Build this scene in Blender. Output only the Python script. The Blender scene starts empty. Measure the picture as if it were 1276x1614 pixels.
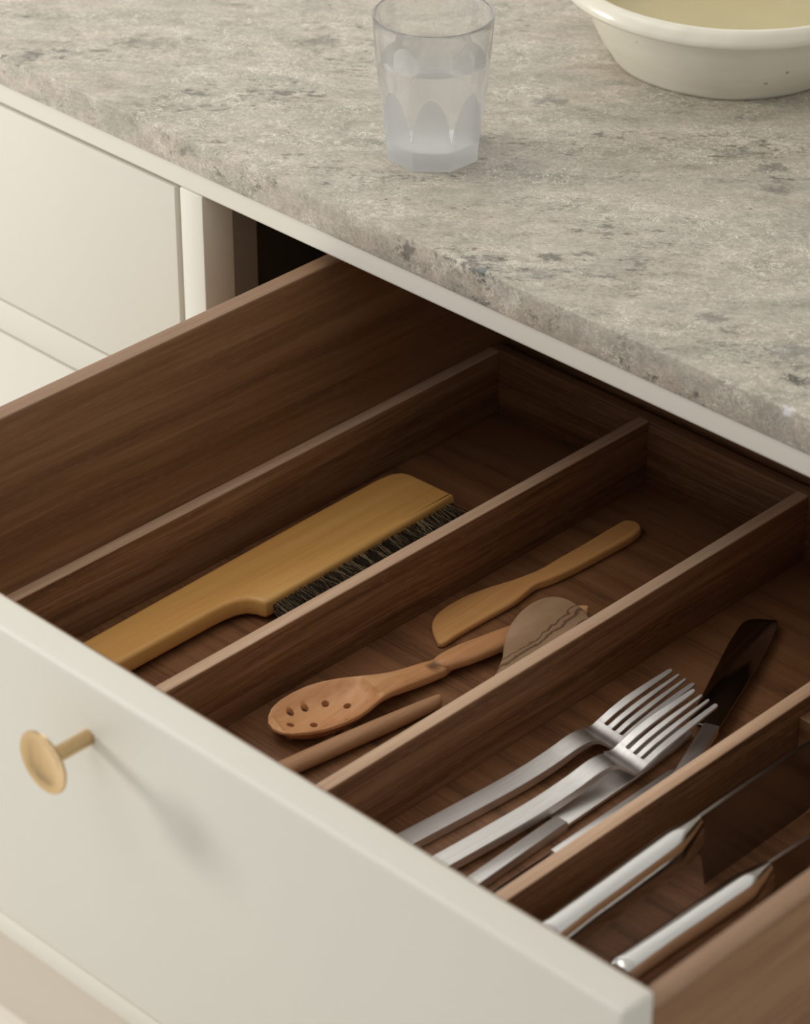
import bpy, bmesh, math, random
from mathutils import Vector, Matrix, noise
random.seed(7)
SC = bpy.context.scene
COL = SC.collection
PI = math.pi

# ------------------------------------------------------------------ camera
cam = bpy.data.cameras.new('camera')
cam_o = bpy.data.objects.new('camera', cam)
COL.objects.link(cam_o)
cam.sensor_fit = 'HORIZONTAL'
cam.sensor_width = 36.0
cam.lens = 4885.0 / 1276.0 * 36.0
cam.clip_start = 0.05
cam.clip_end = 50
R = Vector((0.7154, 0.6987, 0.0)); U = Vector((-0.37428, 0.38325, 0.84441)); F = Vector((-0.58995, 0.60415, -0.53569))
cam_o.matrix_world = Matrix(((R.x, U.x, -F.x, 0.8441), (R.y, U.y, -F.y, -1.1510), (R.z, U.z, -F.z, 1.7110), (0, 0, 0, 1)))
cam.dof.use_dof = True
cam.dof.focus_distance = 1.84
cam.dof.aperture_fstop = 12.5
SC.camera = cam_o

# ------------------------------------------------------------------ light
w = bpy.data.worlds.new('world'); SC.world = w
w.use_nodes = True
bg = w.node_tree.nodes['Background']
bg.inputs['Color'].default_value = (0.97, 0.985, 1.0, 1)
bg.inputs['Strength'].default_value = 0.56

def area(name, loc, target, sx, sy, power, color):
    l = bpy.data.lights.new(name, 'AREA'); l.shape = 'RECTANGLE'; l.size = sx; l.size_y = sy
    l.energy = power; l.color = color
    o = bpy.data.objects.new(name, l); COL.objects.link(o); o.location = loc
    d = (Vector(target) - Vector(loc)).normalized()
    o.rotation_euler = d.to_track_quat('-Z', 'Y').to_euler()
    return o
area('window_light', (-2.25, -1.25, 1.45), (-0.1, -0.25, 0.82), 0.38, 0.5, 34, (1.0, 0.985, 0.96))
area('overhead_fill', (-0.70, -0.62, 2.5), (-0.2, -0.25, 0.85), 1.7, 1.3, 10.5, (1.0, 0.995, 0.985))  # soft fill added overhead to brighten top faces and the drawer interior

SC.view_settings.view_transform = 'Standard'
SC.view_settings.look = 'None'
SC.view_settings.gamma = 1.0
SC.view_settings.use_curve_mapping = False
SC.view_settings.exposure = 0.0

# ------------------------------------------------------------------ materials
def newmat(name):
    m = bpy.data.materials.new(name); m.use_nodes = True
    return m, m.node_tree, m.node_tree.nodes['Principled BSDF']

def N(t, kind, ins=None, **kw):
    n = t.nodes.new('ShaderNode' + kind)
    for k, v in kw.items(): setattr(n, k, v)
    for k, v in (ins or {}).items():
        if hasattr(v, 'is_output'): t.links.new(v, n.inputs[k])
        else: n.inputs[k].default_value = v
    return n

def math_(t, op, a, b=None):
    n = t.nodes.new('ShaderNodeMath'); n.operation = op
    for i, v in enumerate((a, b)):
        if v is None: continue
        if hasattr(v, 'is_output'): t.links.new(v, n.inputs[i])
        else: n.inputs[i].default_value = v
    return n.outputs[0]

def ramp(t, fac, stops, interp='LINEAR'):
    n = t.nodes.new('ShaderNodeValToRGB'); n.color_ramp.interpolation = interp
    cr = n.color_ramp
    while len(cr.elements) < len(stops): cr.elements.new(0.5)
    for e, (p, c) in zip(cr.elements, stops):
        e.position = p; e.color = (*c, 1) if len(c) == 3 else c
    t.links.new(fac, n.inputs[0])
    return n.outputs[0]

def mix(t, fac, a, b, mode='MIX'):
    n = t.nodes.new('ShaderNodeMix'); n.data_type = 'RGBA'; n.blend_type = mode
    for k, v in ((0, fac), (6, a), (7, b)):
        if hasattr(v, 'is_output'): t.links.new(v, n.inputs[k])
        else: n.inputs[k].default_value = (*v, 1) if isinstance(v, tuple) and len(v) == 3 else v
    return n.outputs[2]

def srgb(r, g, b):
    f = lambda c: (c / 255 / 12.92) if c / 255 <= 0.04045 else ((c / 255 + 0.055) / 1.055) ** 2.4
    return (f(r), f(g), f(b))

def coords(t, rnd=True, rot=0.0):
    tc = N(t, 'TexCoord')
    out = tc.outputs['Object']
    if rnd:
        oi = N(t, 'ObjectInfo')
        mu = math_(t, 'MULTIPLY', oi.outputs['Random'], 7.3)
        cmb = N(t, 'CombineXYZ', {0: mu, 1: mu, 2: mu})
        va = N(t, 'VectorMath', {0: out, 1: cmb.outputs[0]}, operation='ADD')
        out = va.outputs[0]
    if rot:
        m = N(t, 'Mapping', {'Vector': out, 'Rotation': (0, 0, rot)}); out = m.outputs[0]
    return out

def scaled(t, v, s):
    return N(t, 'Mapping', {'Vector': v, 'Scale': s}).outputs[0]

def wood(name, axis, dark, mid, light, rough=0.5, fine=1.0, rot=0.0, pore=0.35, bump=0.05, contrast=1.0):
    m, t, b = newmat(name)
    v = coords(t, True, rot)
    def sc(a, c): return tuple(a if i == axis else c for i in range(3))
    warp = N(t, 'TexNoise', {'Vector': scaled(t, v, sc(2.5, 9)), 'Scale': 1.0, 'Detail': 2.0})
    vv = N(t, 'VectorMath', {0: v, 1: N(t, 'VectorMath', {0: warp.outputs['Color'], 1: (0.02, 0.02, 0.02)}, operation='MULTIPLY').outputs[0]}, operation='ADD').outputs[0]
    big = N(t, 'TexNoise', {'Vector': scaled(t, vv, sc(1.6, 48 * fine)), 'Scale': 1.0, 'Detail': 4.0, 'Roughness': 0.6})
    fib = N(t, 'TexNoise', {'Vector': scaled(t, vv, sc(9, 420 * fine)), 'Scale': 1.0, 'Detail': 3.0, 'Roughness': 0.6})
    por = N(t, 'TexNoise', {'Vector': scaled(t, v, sc(95, 1000)), 'Scale': 1.0, 'Detail': 1.0})
    f = math_(t, 'ADD', math_(t, 'MULTIPLY', big.outputs['Fac'], 0.62), math_(t, 'MULTIPLY', fib.outputs['Fac'], 0.38))
    c0 = 0.5 - 0.17 / contrast; c1 = 0.5 + 0.17 / contrast
    col = ramp(t, f, [(c0, dark), (0.5, mid), (c1, light)])
    pf = ramp(t, por.outputs['Fac'], [(0.60, (0, 0, 0)), (0.70, (1, 1, 1))])
    col = mix(t, math_(t, 'MULTIPLY', pf, pore), col, light, 'MIX')
    t.links.new(col, b.inputs['Base Color'])
    b.inputs['Roughness'].default_value = rough
    bp = N(t, 'Bump', {'Height': fib.outputs['Fac'], 'Strength': bump * 4, 'Distance': 0.0006})
    t.links.new(bp.outputs[0], b.inputs['Normal'])
    return m

def plain(name, col, rough=0.5, metal=0.0, var=0.04, nscale=30, bump=0.0, bscale=200, aniso=0.0):
    m, t, b = newmat(name)
    v = coords(t)
    n = N(t, 'TexNoise', {'Vector': v, 'Scale': nscale, 'Detail': 3.0})
    lo = tuple(c * (1 - var) for c in col); hi = tuple(min(1, c * (1 + var)) for c in col)
    t.links.new(ramp(t, n.outputs['Fac'], [(0.3, lo), (0.7, hi)]), b.inputs['Base Color'])
    b.inputs['Roughness'].default_value = rough
    b.inputs['Metallic'].default_value = metal
    if bump:
        n2 = N(t, 'TexNoise', {'Vector': v, 'Scale': bscale, 'Detail': 2.0})
        bp = N(t, 'Bump', {'Height': n2.outputs['Fac'], 'Strength': bump, 'Distance': 0.001})
        t.links.new(bp.outputs[0], b.inputs['Normal'])
    return m

def brushed(name, col, rough, axis=1, amt=0.12):
    m, t, b = newmat(name)
    v = coords(t)
    s = tuple(12 if i == axis else 700 for i in range(3))
    n = N(t, 'TexNoise', {'Vector': scaled(t, v, s), 'Scale': 1.0, 'Detail': 3.0})
    n2 = N(t, 'TexNoise', {'Vector': v, 'Scale': 60.0, 'Detail': 2.0})
    b.inputs['Metallic'].default_value = 1.0
    lo = tuple(c * 0.9 for c in col)
    t.links.new(ramp(t, n.outputs['Fac'], [(0.35, lo), (0.65, col)]), b.inputs['Base Color'])
    r = math_(t, 'ADD', math_(t, 'MULTIPLY', n2.outputs['Fac'], amt), rough - amt / 2)
    t.links.new(r, b.inputs['Roughness'])
    bp = N(t, 'Bump', {'Height': n.outputs['Fac'], 'Strength': 0.08, 'Distance': 0.0003})
    t.links.new(bp.outputs[0], b.inputs['Normal'])
    return m

def stone_mat():
    m, t, b = newmat('stone')
    v = coords(t, False)
    # sediment direction runs diagonally across the slab
    d = N(t, 'Mapping', {'Vector': v, 'Rotation': (0, 0, math.radians(-40))}).outputs[0]
    st = scaled(t, d, (1.0, 2.4, 2.4))
    big = N(t, 'TexNoise', {'Vector': st, 'Scale': 9.0, 'Detail': 5.0, 'Roughness': 0.62})
    base = ramp(t, big.outputs['Fac'], [(0.32, srgb(160, 156, 142)), (0.44, srgb(172, 167, 154)), (0.52, srgb(184, 175, 162)), (0.60, srgb(172, 164, 149)), (0.70, srgb(178, 174, 160))])
    med = N(t, 'TexNoise', {'Vector': st, 'Scale': 42.0, 'Detail': 6.0, 'Roughness': 0.7})
    base = mix(t, 0.6, base, ramp(t, med.outputs['Fac'], [(0.30, (0.32, 0.315, 0.30)), (0.70, (0.67, 0.66, 0.645))]), 'OVERLAY')
    # grain
    gr = N(t, 'TexNoise', {'Vector': v, 'Scale': 430.0, 'Detail': 3.0, 'Roughness': 0.7})
    base = mix(t, 0.5, base, ramp(t, gr.outputs['Fac'], [(0.3, (0.3, 0.3, 0.3)), (0.7, (0.7, 0.7, 0.7))]), 'OVERLAY')
    # pale shell flecks: short thin curved strokes
    area_ = N(t, 'TexNoise', {'Vector': st, 'Scale': 14.0, 'Detail': 3.0})
    dens = ramp(t, area_.outputs['Fac'], [(0.36, (0.12, 0.12, 0.12)), (0.60, (1, 1, 1))])
    for (sc_, off, wd_, am) in ((95.0, 0.0, 0.020, 0.85), (160.0, 4.7, 0.030, 0.75), (250.0, 9.1, 0.045, 0.6)):
        vo_ = N(t, 'VectorMath', {0: v, 1: (off, off * 0.7, off * 1.3)}, operation='ADD').outputs[0]
        wv = N(t, 'TexNoise', {'Vector': vo_, 'Scale': sc_, 'Detail': 2.0, 'Distortion': 1.6})
        ab = math_(t, 'ABSOLUTE', math_(t, 'SUBTRACT', wv.outputs['Fac'], 0.5))
        line = ramp(t, ab, [(0.0, (1, 1, 1)), (wd_, (0, 0, 0))])
        cut = N(t, 'TexNoise', {'Vector': vo_, 'Scale': sc_ * 0.62, 'Detail': 1.0})
        fl = math_(t, 'MULTIPLY', line, ramp(t, cut.outputs['Fac'], [(0.49, (0, 0, 0)), (0.56, (1, 1, 1))]))
        fl = math_(t, 'MULTIPLY', fl, dens)
        base = mix(t, math_(t, 'MULTIPLY', fl, am), base, srgb(236, 230, 214))
    # dark mineral specks in drifts
    sp = N(t, 'TexNoise', {'Vector': scaled(t, d, (1.0, 2.0, 2.0)), 'Scale': 85.0, 'Detail': 7.0, 'Roughness': 0.75})
    dr = N(t, 'TexNoise', {'Vector': N(t, 'VectorMath', {0: st, 1: (3.1, 1.7, 0.0)}, operation='ADD').outputs[0], 'Scale': 8.0, 'Detail': 4.0, 'Roughness': 0.6})
    th = math_(t, 'ADD', sp.outputs['Fac'], math_(t, 'MULTIPLY', math_(t, 'SUBTRACT', dr.outputs['Fac'], 0.5), 0.75))
    dk = ramp(t, th, [(0.61, (0, 0, 0)), (0.69, (1, 1, 1))])
    base = mix(t, math_(t, 'MULTIPLY', dk, 0.72), base, srgb(92, 90, 80))
    # dark hairline threads, broken up
    tv = N(t, 'TexNoise', {'Vector': scaled(t, d, (1.0, 2.6, 2.6)), 'Scale': 34.0, 'Detail': 5.0, 'Roughness': 0.65, 'Distortion': 0.6})
    ta = math_(t, 'ABSOLUTE', math_(t, 'SUBTRACT', tv.outputs['Fac'], 0.5))
    tl = ramp(t, ta, [(0.0, (1, 1, 1)), (0.011, (0, 0, 0))])
    tc_ = N(t, 'TexNoise', {'Vector': v, 'Scale': 48.0, 'Detail': 2.0})
    tl = math_(t, 'MULTIPLY', tl, ramp(t, math_(t, 'ADD', tc_.outputs['Fac'], math_(t, 'MULTIPLY', math_(t, 'SUBTRACT', dr.outputs['Fac'], 0.5), 0.5)), [(0.53, (0, 0, 0)), (0.63, (1, 1, 1))]))
    base = mix(t, math_(t, 'MULTIPLY', tl, 0.85), base, srgb(78, 75, 66))
    # particular fossils and stains, each at its own place in the slab
    wob = N(t, 'TexNoise', {'Vector': v, 'Scale': 70.0, 'Detail': 6.0, 'Roughness': 0.75})
    wn = N(t, 'TexNoise', {'Vector': v, 'Scale': 120.0, 'Detail': 7.0, 'Roughness': 0.8})
    WARP = N(t, 'VectorMath', {0: wn.outputs['Color'], 1: (0.5, 0.5, 0.5)}, operation='SUBTRACT').outputs[0]
    for (x, y, z, r, c, a, edge) in STAINS:
        p = N(t, 'VectorMath', {0: d, 1: N_rot(x, y, z)}, operation='SUBTRACT').outputs[0]
        p = N(t, 'VectorMath', {0: p, 1: N(t, 'VectorMath', {0: WARP, 1: (r * 5.0, r * 5.0, r * 5.0)}, operation='MULTIPLY').outputs[0]}, operation='ADD').outputs[0]
        p = scaled(t, p, (0.75, 1.3, 1.0))
        ln = N(t, 'VectorMath', {0: p}, operation='LENGTH').outputs['Value']
        f = math_(t, 'ADD', math_(t, 'DIVIDE', ln, r), math_(t, 'MULTIPLY', math_(t, 'SUBTRACT', wob.outputs['Fac'], 0.5), edge))
        mk = ramp(t, f, [(0.55, (1, 1, 1)), (1.0, (0, 0, 0))])
        base = mix(t, math_(t, 'MULTIPLY', mk, a), base, srgb(*c))
    # small open pits
    vo = N(t, 'TexVoronoi', {'Vector': v, 'Scale': 62.0, 'Randomness': 1.0})
    pit = ramp(t, vo.outputs['Distance'], [(0.035, (1, 1, 1)), (0.075, (0, 0, 0))])
    psel = ramp(t, N(t, 'TexNoise', {'Vector': v, 'Scale': 21.0, 'Detail': 1.0}).outputs['Fac'], [(0.52, (0, 0, 0)), (0.6, (1, 1, 1))])
    pm = math_(t, 'MULTIPLY', pit, psel)
    base = mix(t, math_(t, 'MULTIPLY', pm, 0.75), base, srgb(70, 66, 58))
    t.links.new(base, b.inputs['Base Color'])
    b.inputs['Roughness'].default_value = 0.40
    hgt = math_(t, 'SUBTRACT', math_(t, 'MULTIPLY', gr.outputs['Fac'], 0.25), math_(t, 'ADD', pm, math_(t, 'MULTIPLY', dk, 0.3)))
    bp = N(t, 'Bump', {'Height': hgt, 'Strength': 0.25, 'Distance': 0.0008})
    t.links.new(bp.outputs[0], b.inputs['Normal'])
    return m

def N_rot(x, y, z):
    a = math.radians(-40)
    return (x * math.cos(a) - y * math.sin(a), x * math.sin(a) + y * math.cos(a), z)

STAINS = []          # filled in below, before the stone is made

def glass(name, rough=0.0, tint=(1, 1, 1), ior=1.46):
    m, t, b = newmat(name)
    v = coords(t)
    n = N(t, 'TexNoise', {'Vector': v, 'Scale': 25.0})
    t.links.new(ramp(t, n.outputs['Fac'], [(0.3, tuple(c * 0.99 for c in tint)), (0.7, tint)]), b.inputs['Base Color'])
    b.inputs['Roughness'].default_value = rough
    b.inputs['IOR'].default_value = ior
    b.inputs['Transmission Weight'].default_value = 1.0
    return m

def tumbler_mat():
    """clear glass whose cut facets are frosted; the facets are marked on the mesh"""
    m, t, b = newmat('tumbler_glass')
    at = N(t, 'Attribute', attribute_name='facet')
    n = N(t, 'TexNoise', {'Vector': coords(t), 'Scale': 900.0, 'Detail': 1.0})
    f = ramp(t, at.outputs['Fac'], [(0.497, (0, 0, 0)), (0.503, (1, 1, 1))])
    t.links.new(mix(t, f, (1.0, 1.0, 1.0), (1.0, 1.0, 1.0)), b.inputs['Base Color'])
    t.links.new(math_(t, 'MULTIPLY', f, math_(t, 'ADD', math_(t, 'MULTIPLY', n.outputs['Fac'], 0.1), 0.34)), b.inputs['Roughness'])
    t.links.new(math_(t, 'SUBTRACT', 0.95, math_(t, 'MULTIPLY', f, 0.15)), b.inputs['Transmission Weight'])
    b.inputs['IOR'].default_value = 1.46
    let_light_through(t, b, math_(t, 'SUBTRACT', 0.14, math_(t, 'MULTIPLY', f, -0.02)))
    tr = N(t, 'BsdfTranslucent', {'Color': (0.97, 0.975, 0.98, 1)})
    out = t.nodes['Material Output']; src = out.inputs['Surface'].links[0].from_socket
    mx = N(t, 'MixShader', {0: math_(t, 'MULTIPLY', f, 0.24), 1: src, 2: tr.outputs[0]})
    t.links.new(mx.outputs[0], out.inputs['Surface'])
    return m

def let_light_through(t, b, fac):
    """thin clear walls pass a share of the light straight on"""
    tp_ = N(t, 'BsdfTransparent')
    mx = N(t, 'MixShader', {0: fac, 1: b.outputs[0], 2: tp_.outputs[0]})
    t.links.new(mx.outputs[0], t.nodes['Material Output'].inputs['Surface'])

def olive_mat():
    m, t, b = newmat('olive_wood')
    v = coords(t, False)
    w1 = N(t, 'TexNoise', {'Vector': scaled(t, v, (60, 22, 60)), 'Scale': 1.0, 'Detail': 3.0})
    col = ramp(t, w1.outputs['Fac'], [(0.3, srgb(156, 122, 92)), (0.7, srgb(184, 150, 117))])
    # dark veins follow wobbling bands that run along the head's right half
    sx = N(t, 'SeparateXYZ', {0: v})
    wb = N(t, 'TexNoise', {'Vector': v, 'Scale': 30.0, 'Detail': 6.0, 'Roughness': 0.6})
    u = math_(t, 'ADD', math_(t, 'MULTIPLY', sx.outputs[0], 1.0), math_(t, 'MULTIPLY', math_(t, 'SUBTRACT', wb.outputs['Fac'], 0.5), 0.022))
    for c0, wd in ((-0.0012, 0.0009), (0.0030, 0.0016), (0.0120, 0.0007)):
        k = math_(t, 'ABSOLUTE', math_(t, 'SUBTRACT', u, c0))
        mk = ramp(t, math_(t, 'DIVIDE', k, wd), [(0.45, (1, 1, 1)), (1.0, (0, 0, 0))])
        col = mix(t, math_(t, 'MULTIPLY', mk, 0.7), col, srgb(74, 50, 34))
    t.links.new(col, b.inputs['Base Color'])
    b.inputs['Roughness'].default_value = 0.55
    return m

M = {}
M['paint'] = plain('cream_paint', srgb(223, 219, 207), 0.38, var=0.012, nscale=6, bump=0.03, bscale=260)
M['plinth'] = plain('shaded_plinth_paint', srgb(206, 195, 181), 0.45, var=0.015, nscale=6)  # cream toned down to stand in for shade in the plinth recess
M['carcass'] = plain('dark_carcass', srgb(52, 47, 41), 0.6, var=0.1)
M['post'] = plain('grey_carcass_edge', srgb(128, 120, 108), 0.5, var=0.05)
wd, wm, wl = srgb(88, 56, 33), srgb(132, 91, 59), srgb(164, 122, 86)
M['wood_y'] = wood('walnut_along_drawer', 1, wd, wm, wl, 0.48, fine=1.5, pore=0.5, contrast=1.25, bump=0.08)
M['wood_x'] = wood('walnut_across_drawer', 0, wd, wm, wl, 0.48, fine=1.5, pore=0.5, contrast=1.25, bump=0.08)
M['lit_top_y'] = wood('walnut_lit_top_along', 1, srgb(182, 144, 114), srgb(212, 176, 146), srgb(226, 196, 168), 0.5, fine=1.3, pore=0.2)  # top-face woods: light falling from above is put into the colour
M['lit_top_d'] = wood('drawer_lit_rim_wood', 1, srgb(118, 88, 64), srgb(142, 110, 84), srgb(160, 128, 100), 0.5, fine=1.3, pore=0.2)
M['lit_top_x'] = wood('walnut_lit_top_across', 0, srgb(108, 78, 54), srgb(128, 94, 68), srgb(146, 112, 84), 0.5, fine=1.3, pore=0.2)
M['wood_back_shaded'] = wood('shaded_walnut_across', 0, srgb(76, 48, 28), srgb(112, 76, 48), srgb(142, 104, 72), 0.5, fine=1.5, pore=0.5, contrast=1.25, bump=0.08)  # walnut darkened to stand in for shade on the tray's back wall
M['wood_side'] = wood('walnut_drawer_side', 1, srgb(104, 70, 43), srgb(138, 98, 64), srgb(166, 126, 90), 0.46, fine=0.75, pore=0.32, contrast=0.85, bump=0.06)
M['wood_floor'] = wood('walnut_tray_floor', 0, srgb(90, 57, 36), srgb(130, 88, 57), srgb(146, 102, 68), 0.5, fine=1.7, pore=0.5, contrast=1.0)
M['beech'] = wood('varnished_beech', 1, srgb(214, 156, 84), srgb(228, 172, 98), srgb(236, 186, 114), 0.38, fine=1.1, pore=0.12, bump=0.02)
M['birch'] = wood('oiled_birch', 1, srgb(194, 138, 80), srgb(210, 154, 94), srgb(220, 168, 108), 0.5, fine=1.3, pore=0.10, bump=0.02)
M['cherry'] = wood('cherry_wood', 1, srgb(196, 136, 90), srgb(216, 158, 108), srgb(228, 176, 128), 0.46, fine=0.9, pore=0.10, bump=0.02)
def step_shade(mat, p, r, col):
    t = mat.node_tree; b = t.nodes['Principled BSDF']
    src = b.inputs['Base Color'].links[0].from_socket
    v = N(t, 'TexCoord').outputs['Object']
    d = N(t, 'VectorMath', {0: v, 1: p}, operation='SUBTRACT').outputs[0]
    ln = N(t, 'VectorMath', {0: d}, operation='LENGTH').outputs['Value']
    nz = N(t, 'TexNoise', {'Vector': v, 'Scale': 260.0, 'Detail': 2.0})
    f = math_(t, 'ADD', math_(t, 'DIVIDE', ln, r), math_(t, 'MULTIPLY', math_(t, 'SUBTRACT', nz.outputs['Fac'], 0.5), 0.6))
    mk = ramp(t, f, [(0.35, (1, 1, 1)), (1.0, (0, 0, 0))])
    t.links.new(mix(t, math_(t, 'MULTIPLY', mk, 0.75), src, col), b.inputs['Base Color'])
step_shade(M['cherry'], (0.0062, 0.0165, 0.010), 0.0052, srgb(70, 44, 30))  # blob of shade painted into the wood at the handle step
M['rod'] = wood('brown_spoon_wood', 1, srgb(162, 116, 80), srgb(184, 137, 99), srgb(198, 154, 115), 0.55, fine=1.2, pore=0.15, bump=0.03)
M['olive'] = olive_mat()
M['steel'] = brushed('satin_steel', (0.86, 0.84, 0.82), 0.42, 1)
M['polish'] = brushed('polished_steel', (0.68, 0.67, 0.655), 0.13, 1, 0.04)
M['blade'] = brushed('knife_blade_steel', (0.36, 0.33, 0.31), 0.24, 1, 0.03)
M['flatblade'] = brushed('table_blade_steel', (0.30, 0.28, 0.27), 0.10, 1, 0.03)  # same steel with a darkened colour, standing in for dark reflections
M['brass'] = brushed('brushed_brass', (0.62, 0.45, 0.25), 0.24, 2, 0.06)
M['glaze_in'] = plain('olive_cream_glaze', srgb(212, 201, 162), 0.25, var=0.03, nscale=18, bump=0.08, bscale=45)
M['ceramic'] = plain('cream_glaze', srgb(226, 220, 203), 0.22, var=0.05, nscale=18, bump=0.12, bscale=45)
def crackle(mat):
    """pin holes and chips of a worn glaze"""
    t = mat.node_tree; b = t.nodes['Principled BSDF']
    src = b.inputs['Base Color'].links[0].from_socket
    v = N(t, 'TexCoord').outputs['Object']
    wn = N(t, 'TexNoise', {'Vector': v, 'Scale': 300.0, 'Detail': 2.0})
    vo = N(t, 'TexVoronoi', {'Vector': N(t, 'VectorMath', {0: v, 1: N(t, 'VectorMath', {0: wn.outputs['Color'], 1: (0.004, 0.004, 0.004)}, operation='MULTIPLY').outputs[0]}, operation='ADD').outputs[0], 'Scale': 62.0})
    sel = ramp(t, N(t, 'TexNoise', {'Vector': v, 'Scale': 24.0}).outputs['Fac'], [(0.54, (0, 0, 0)), (0.58, (1, 1, 1))])
    mk = math_(t, 'MULTIPLY', ramp(t, vo.outputs['Distance'], [(0.05, (1, 1, 1)), (0.10, (0, 0, 0))]), sel)
    st_ = N(t, 'TexNoise', {'Vector': scaled(t, v, (18, 18, 160)), 'Scale': 1.0, 'Detail': 4.0})
    col = mix(t, 0.22, src, ramp(t, st_.outputs['Fac'], [(0.3, (0.36, 0.34, 0.30)), (0.7, (0.62, 0.62, 0.62))]), 'OVERLAY')
    t.links.new(mix(t, math_(t, 'MULTIPLY', mk, 0.8), col, srgb(98, 82, 62)), b.inputs['Base Color'])
    old = b.inputs['Normal'].links[0].from_node
    h = math_(t, 'SUBTRACT', math_(t, 'MULTIPLY', st_.outputs['Fac'], 0.35), mk)
    bp = N(t, 'Bump', {'Height': h, 'Strength': 0.35, 'Distance': 0.001, 'Normal': old.outputs[0]})
    t.links.new(bp.outputs[0], b.inputs['Normal'])
crackle(M['ceramic'])
M['hair'] = plain('dark_bristle', srgb(46, 38, 30), 0.45, var=0.2)
M['hair2'] = plain('grey_bristle', srgb(168, 146, 112), 0.4, var=0.2)
M['glass'] = tumbler_mat()
M['water'] = glass('water', 0.0, (1, 1, 1), 1.33)
let_light_through(M['water'].node_tree, M['water'].node_tree.nodes['Principled BSDF'], 0.08)
M['floor'] = plain('pale_floor', srgb(232, 226, 214), 0.5, var=0.03, nscale=3)
M['wall'] = plain('wall_paint', srgb(238, 237, 234), 0.7, var=0.02, nscale=3)
M['white'] = plain('white_gloss', srgb(232, 229, 220), 0.35, var=0.01)

# ------------------------------------------------------------------ mesh helpers
class MB:
    """collects shapes in world space; build() links them as one mesh object, local to its parent"""
    def __init__(self): self.bm = bmesh.new()
    def box(self, x0, x1, y0, y1, z0, z1, bevel=0.0, seg=2):
        r = bmesh.ops.create_cube(self.bm, size=1.0)
        vs = r['verts']
        for v in vs:
            v.co = Vector(((x0 + x1) / 2 + v.co.x * (x1 - x0), (y0 + y1) / 2 + v.co.y * (y1 - y0), (z0 + z1) / 2 + v.co.z * (z1 - z0)))
        if bevel:
            es = list({e for v in vs for e in v.link_edges})
            bmesh.ops.bevel(self.bm, geom=es, offset=bevel, segments=seg, profile=0.5, affect='EDGES')
        return self
    def plate(self, pts, z0, z1, bevel=0.0, seg=2, axis='z'):
        """an outline extruded between two levels; axis x: pts are (y,z) and levels are x"""
        P = (lambda p, h: (p[0], p[1], h)) if axis == 'z' else (lambda p, h: (h, p[0], p[1]))
        lo = [self.bm.verts.new(P(p, z0)) for p in pts]; hi = [self.bm.verts.new(P(p, z1)) for p in pts]
        n = len(pts)
        fs = [self.bm.faces.new(hi), self.bm.faces.new(lo[::-1])]
        for i in range(n):
            j = (i + 1) % n
            fs.append(self.bm.faces.new((lo[i], lo[j], hi[j], hi[i])))
        bmesh.ops.recalc_face_normals(self.bm, faces=fs)
        if bevel:
            es = list({e for f in fs[:2] for e in f.edges})
            bmesh.ops.bevel(self.bm, geom=es, offset=bevel, segments=seg, profile=0.5, affect='EDGES')
        return self
    def lathe(self, prof, cx, cy, cz, seg=64, axis='z', wob=None):
        """closed or open profile of (r,h) turned about an axis through (cx,cy,cz)"""
        rings = []
        for (r, h) in prof:
            ring = []
            for k in range(seg if r > 1e-7 else 1):
                a = 2 * PI * k / seg
                dx, dy, dz = r * math.cos(a), r * math.sin(a), h
                if axis == 'y': dx, dy, dz = r * math.cos(a), h, r * math.sin(a)
                p = Vector((cx + dx, cy + dy, cz + dz))
                if wob: p = wob(p)
                ring.append(self.bm.verts.new(p))
            rings.append(ring)
        fs = []
        for a, b in zip(rings[:-1], rings[1:]):
            for k in range(seg):
                j = (k + 1) % seg
                q = [a[k % len(a)], a[j % len(a)], b[j % len(b)], b[k % len(b)]]
                u = []
                for v in q:
                    if v not in u: u.append(v)
                if len(u) >= 3: fs.append(self.bm.faces.new(u))
        bmesh.ops.recalc_face_normals(self.bm, faces=fs)
        return self
    def loft(self, rings, cap=True):
        R_ = [[self.bm.verts.new(p) for p in r] for r in rings]
        n = len(R_[0]); fs = []
        for a, b in zip(R_[:-1], R_[1:]):
            for k in range(n):
                j = (k + 1) % n
                fs.append(self.bm.faces.new((a[k], a[j], b[j], b[k])))
        if cap:
            fs.append(self.bm.faces.new(R_[0][::-1])); fs.append(self.bm.faces.new(R_[-1]))
        bmesh.ops.recalc_face_normals(self.bm, faces=fs)
        return self
    def build(self, name, mats, parent=None, smooth=35, bevel=None, at=None):
        base = Vector(at) if at is not None else (parent_base(parent) if parent else Vector((0, 0, 0)))
        for v in self.bm.verts: v.co -= base
        me = bpy.data.meshes.new(name)
        self.bm.to_mesh(me); self.bm.free()
        for m in (mats if isinstance(mats, (list, tuple)) else [mats]): me.materials.append(m)
        o = bpy.data.objects.new(name, me); COL.objects.link(o)
        if parent: o.parent = parent
        elif at is not None: o.location = base
        if smooth is not None:
            for p in me.polygons: p.use_smooth = True
            me.set_sharp_from_angle(angle=math.radians(smooth))
        if bevel:
            b = o.modifiers.new('edge_round', 'BEVEL'); b.width = bevel; b.segments = 2; b.limit_method = 'ANGLE'; b.angle_limit = math.radians(45)
        return o

def parent_base(o):
    v = Vector(o.location)
    while o.parent:
        o = o.parent; v = v + Vector(o.location)
    return v

def thing(name, label, cat, loc, group=None):
    o = bpy.data.objects.new(name, None); COL.objects.link(o); o.location = loc
    o.empty_display_size = 0.02
    o['label'] = label; o['category'] = cat
    if group: o['group'] = group
    return o

def tag(o, label, cat, group=None):
    o['label'] = label; o['category'] = cat
    if group: o['group'] = group
    return o

def struct(o): o['kind'] = 'structure'; return o

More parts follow.
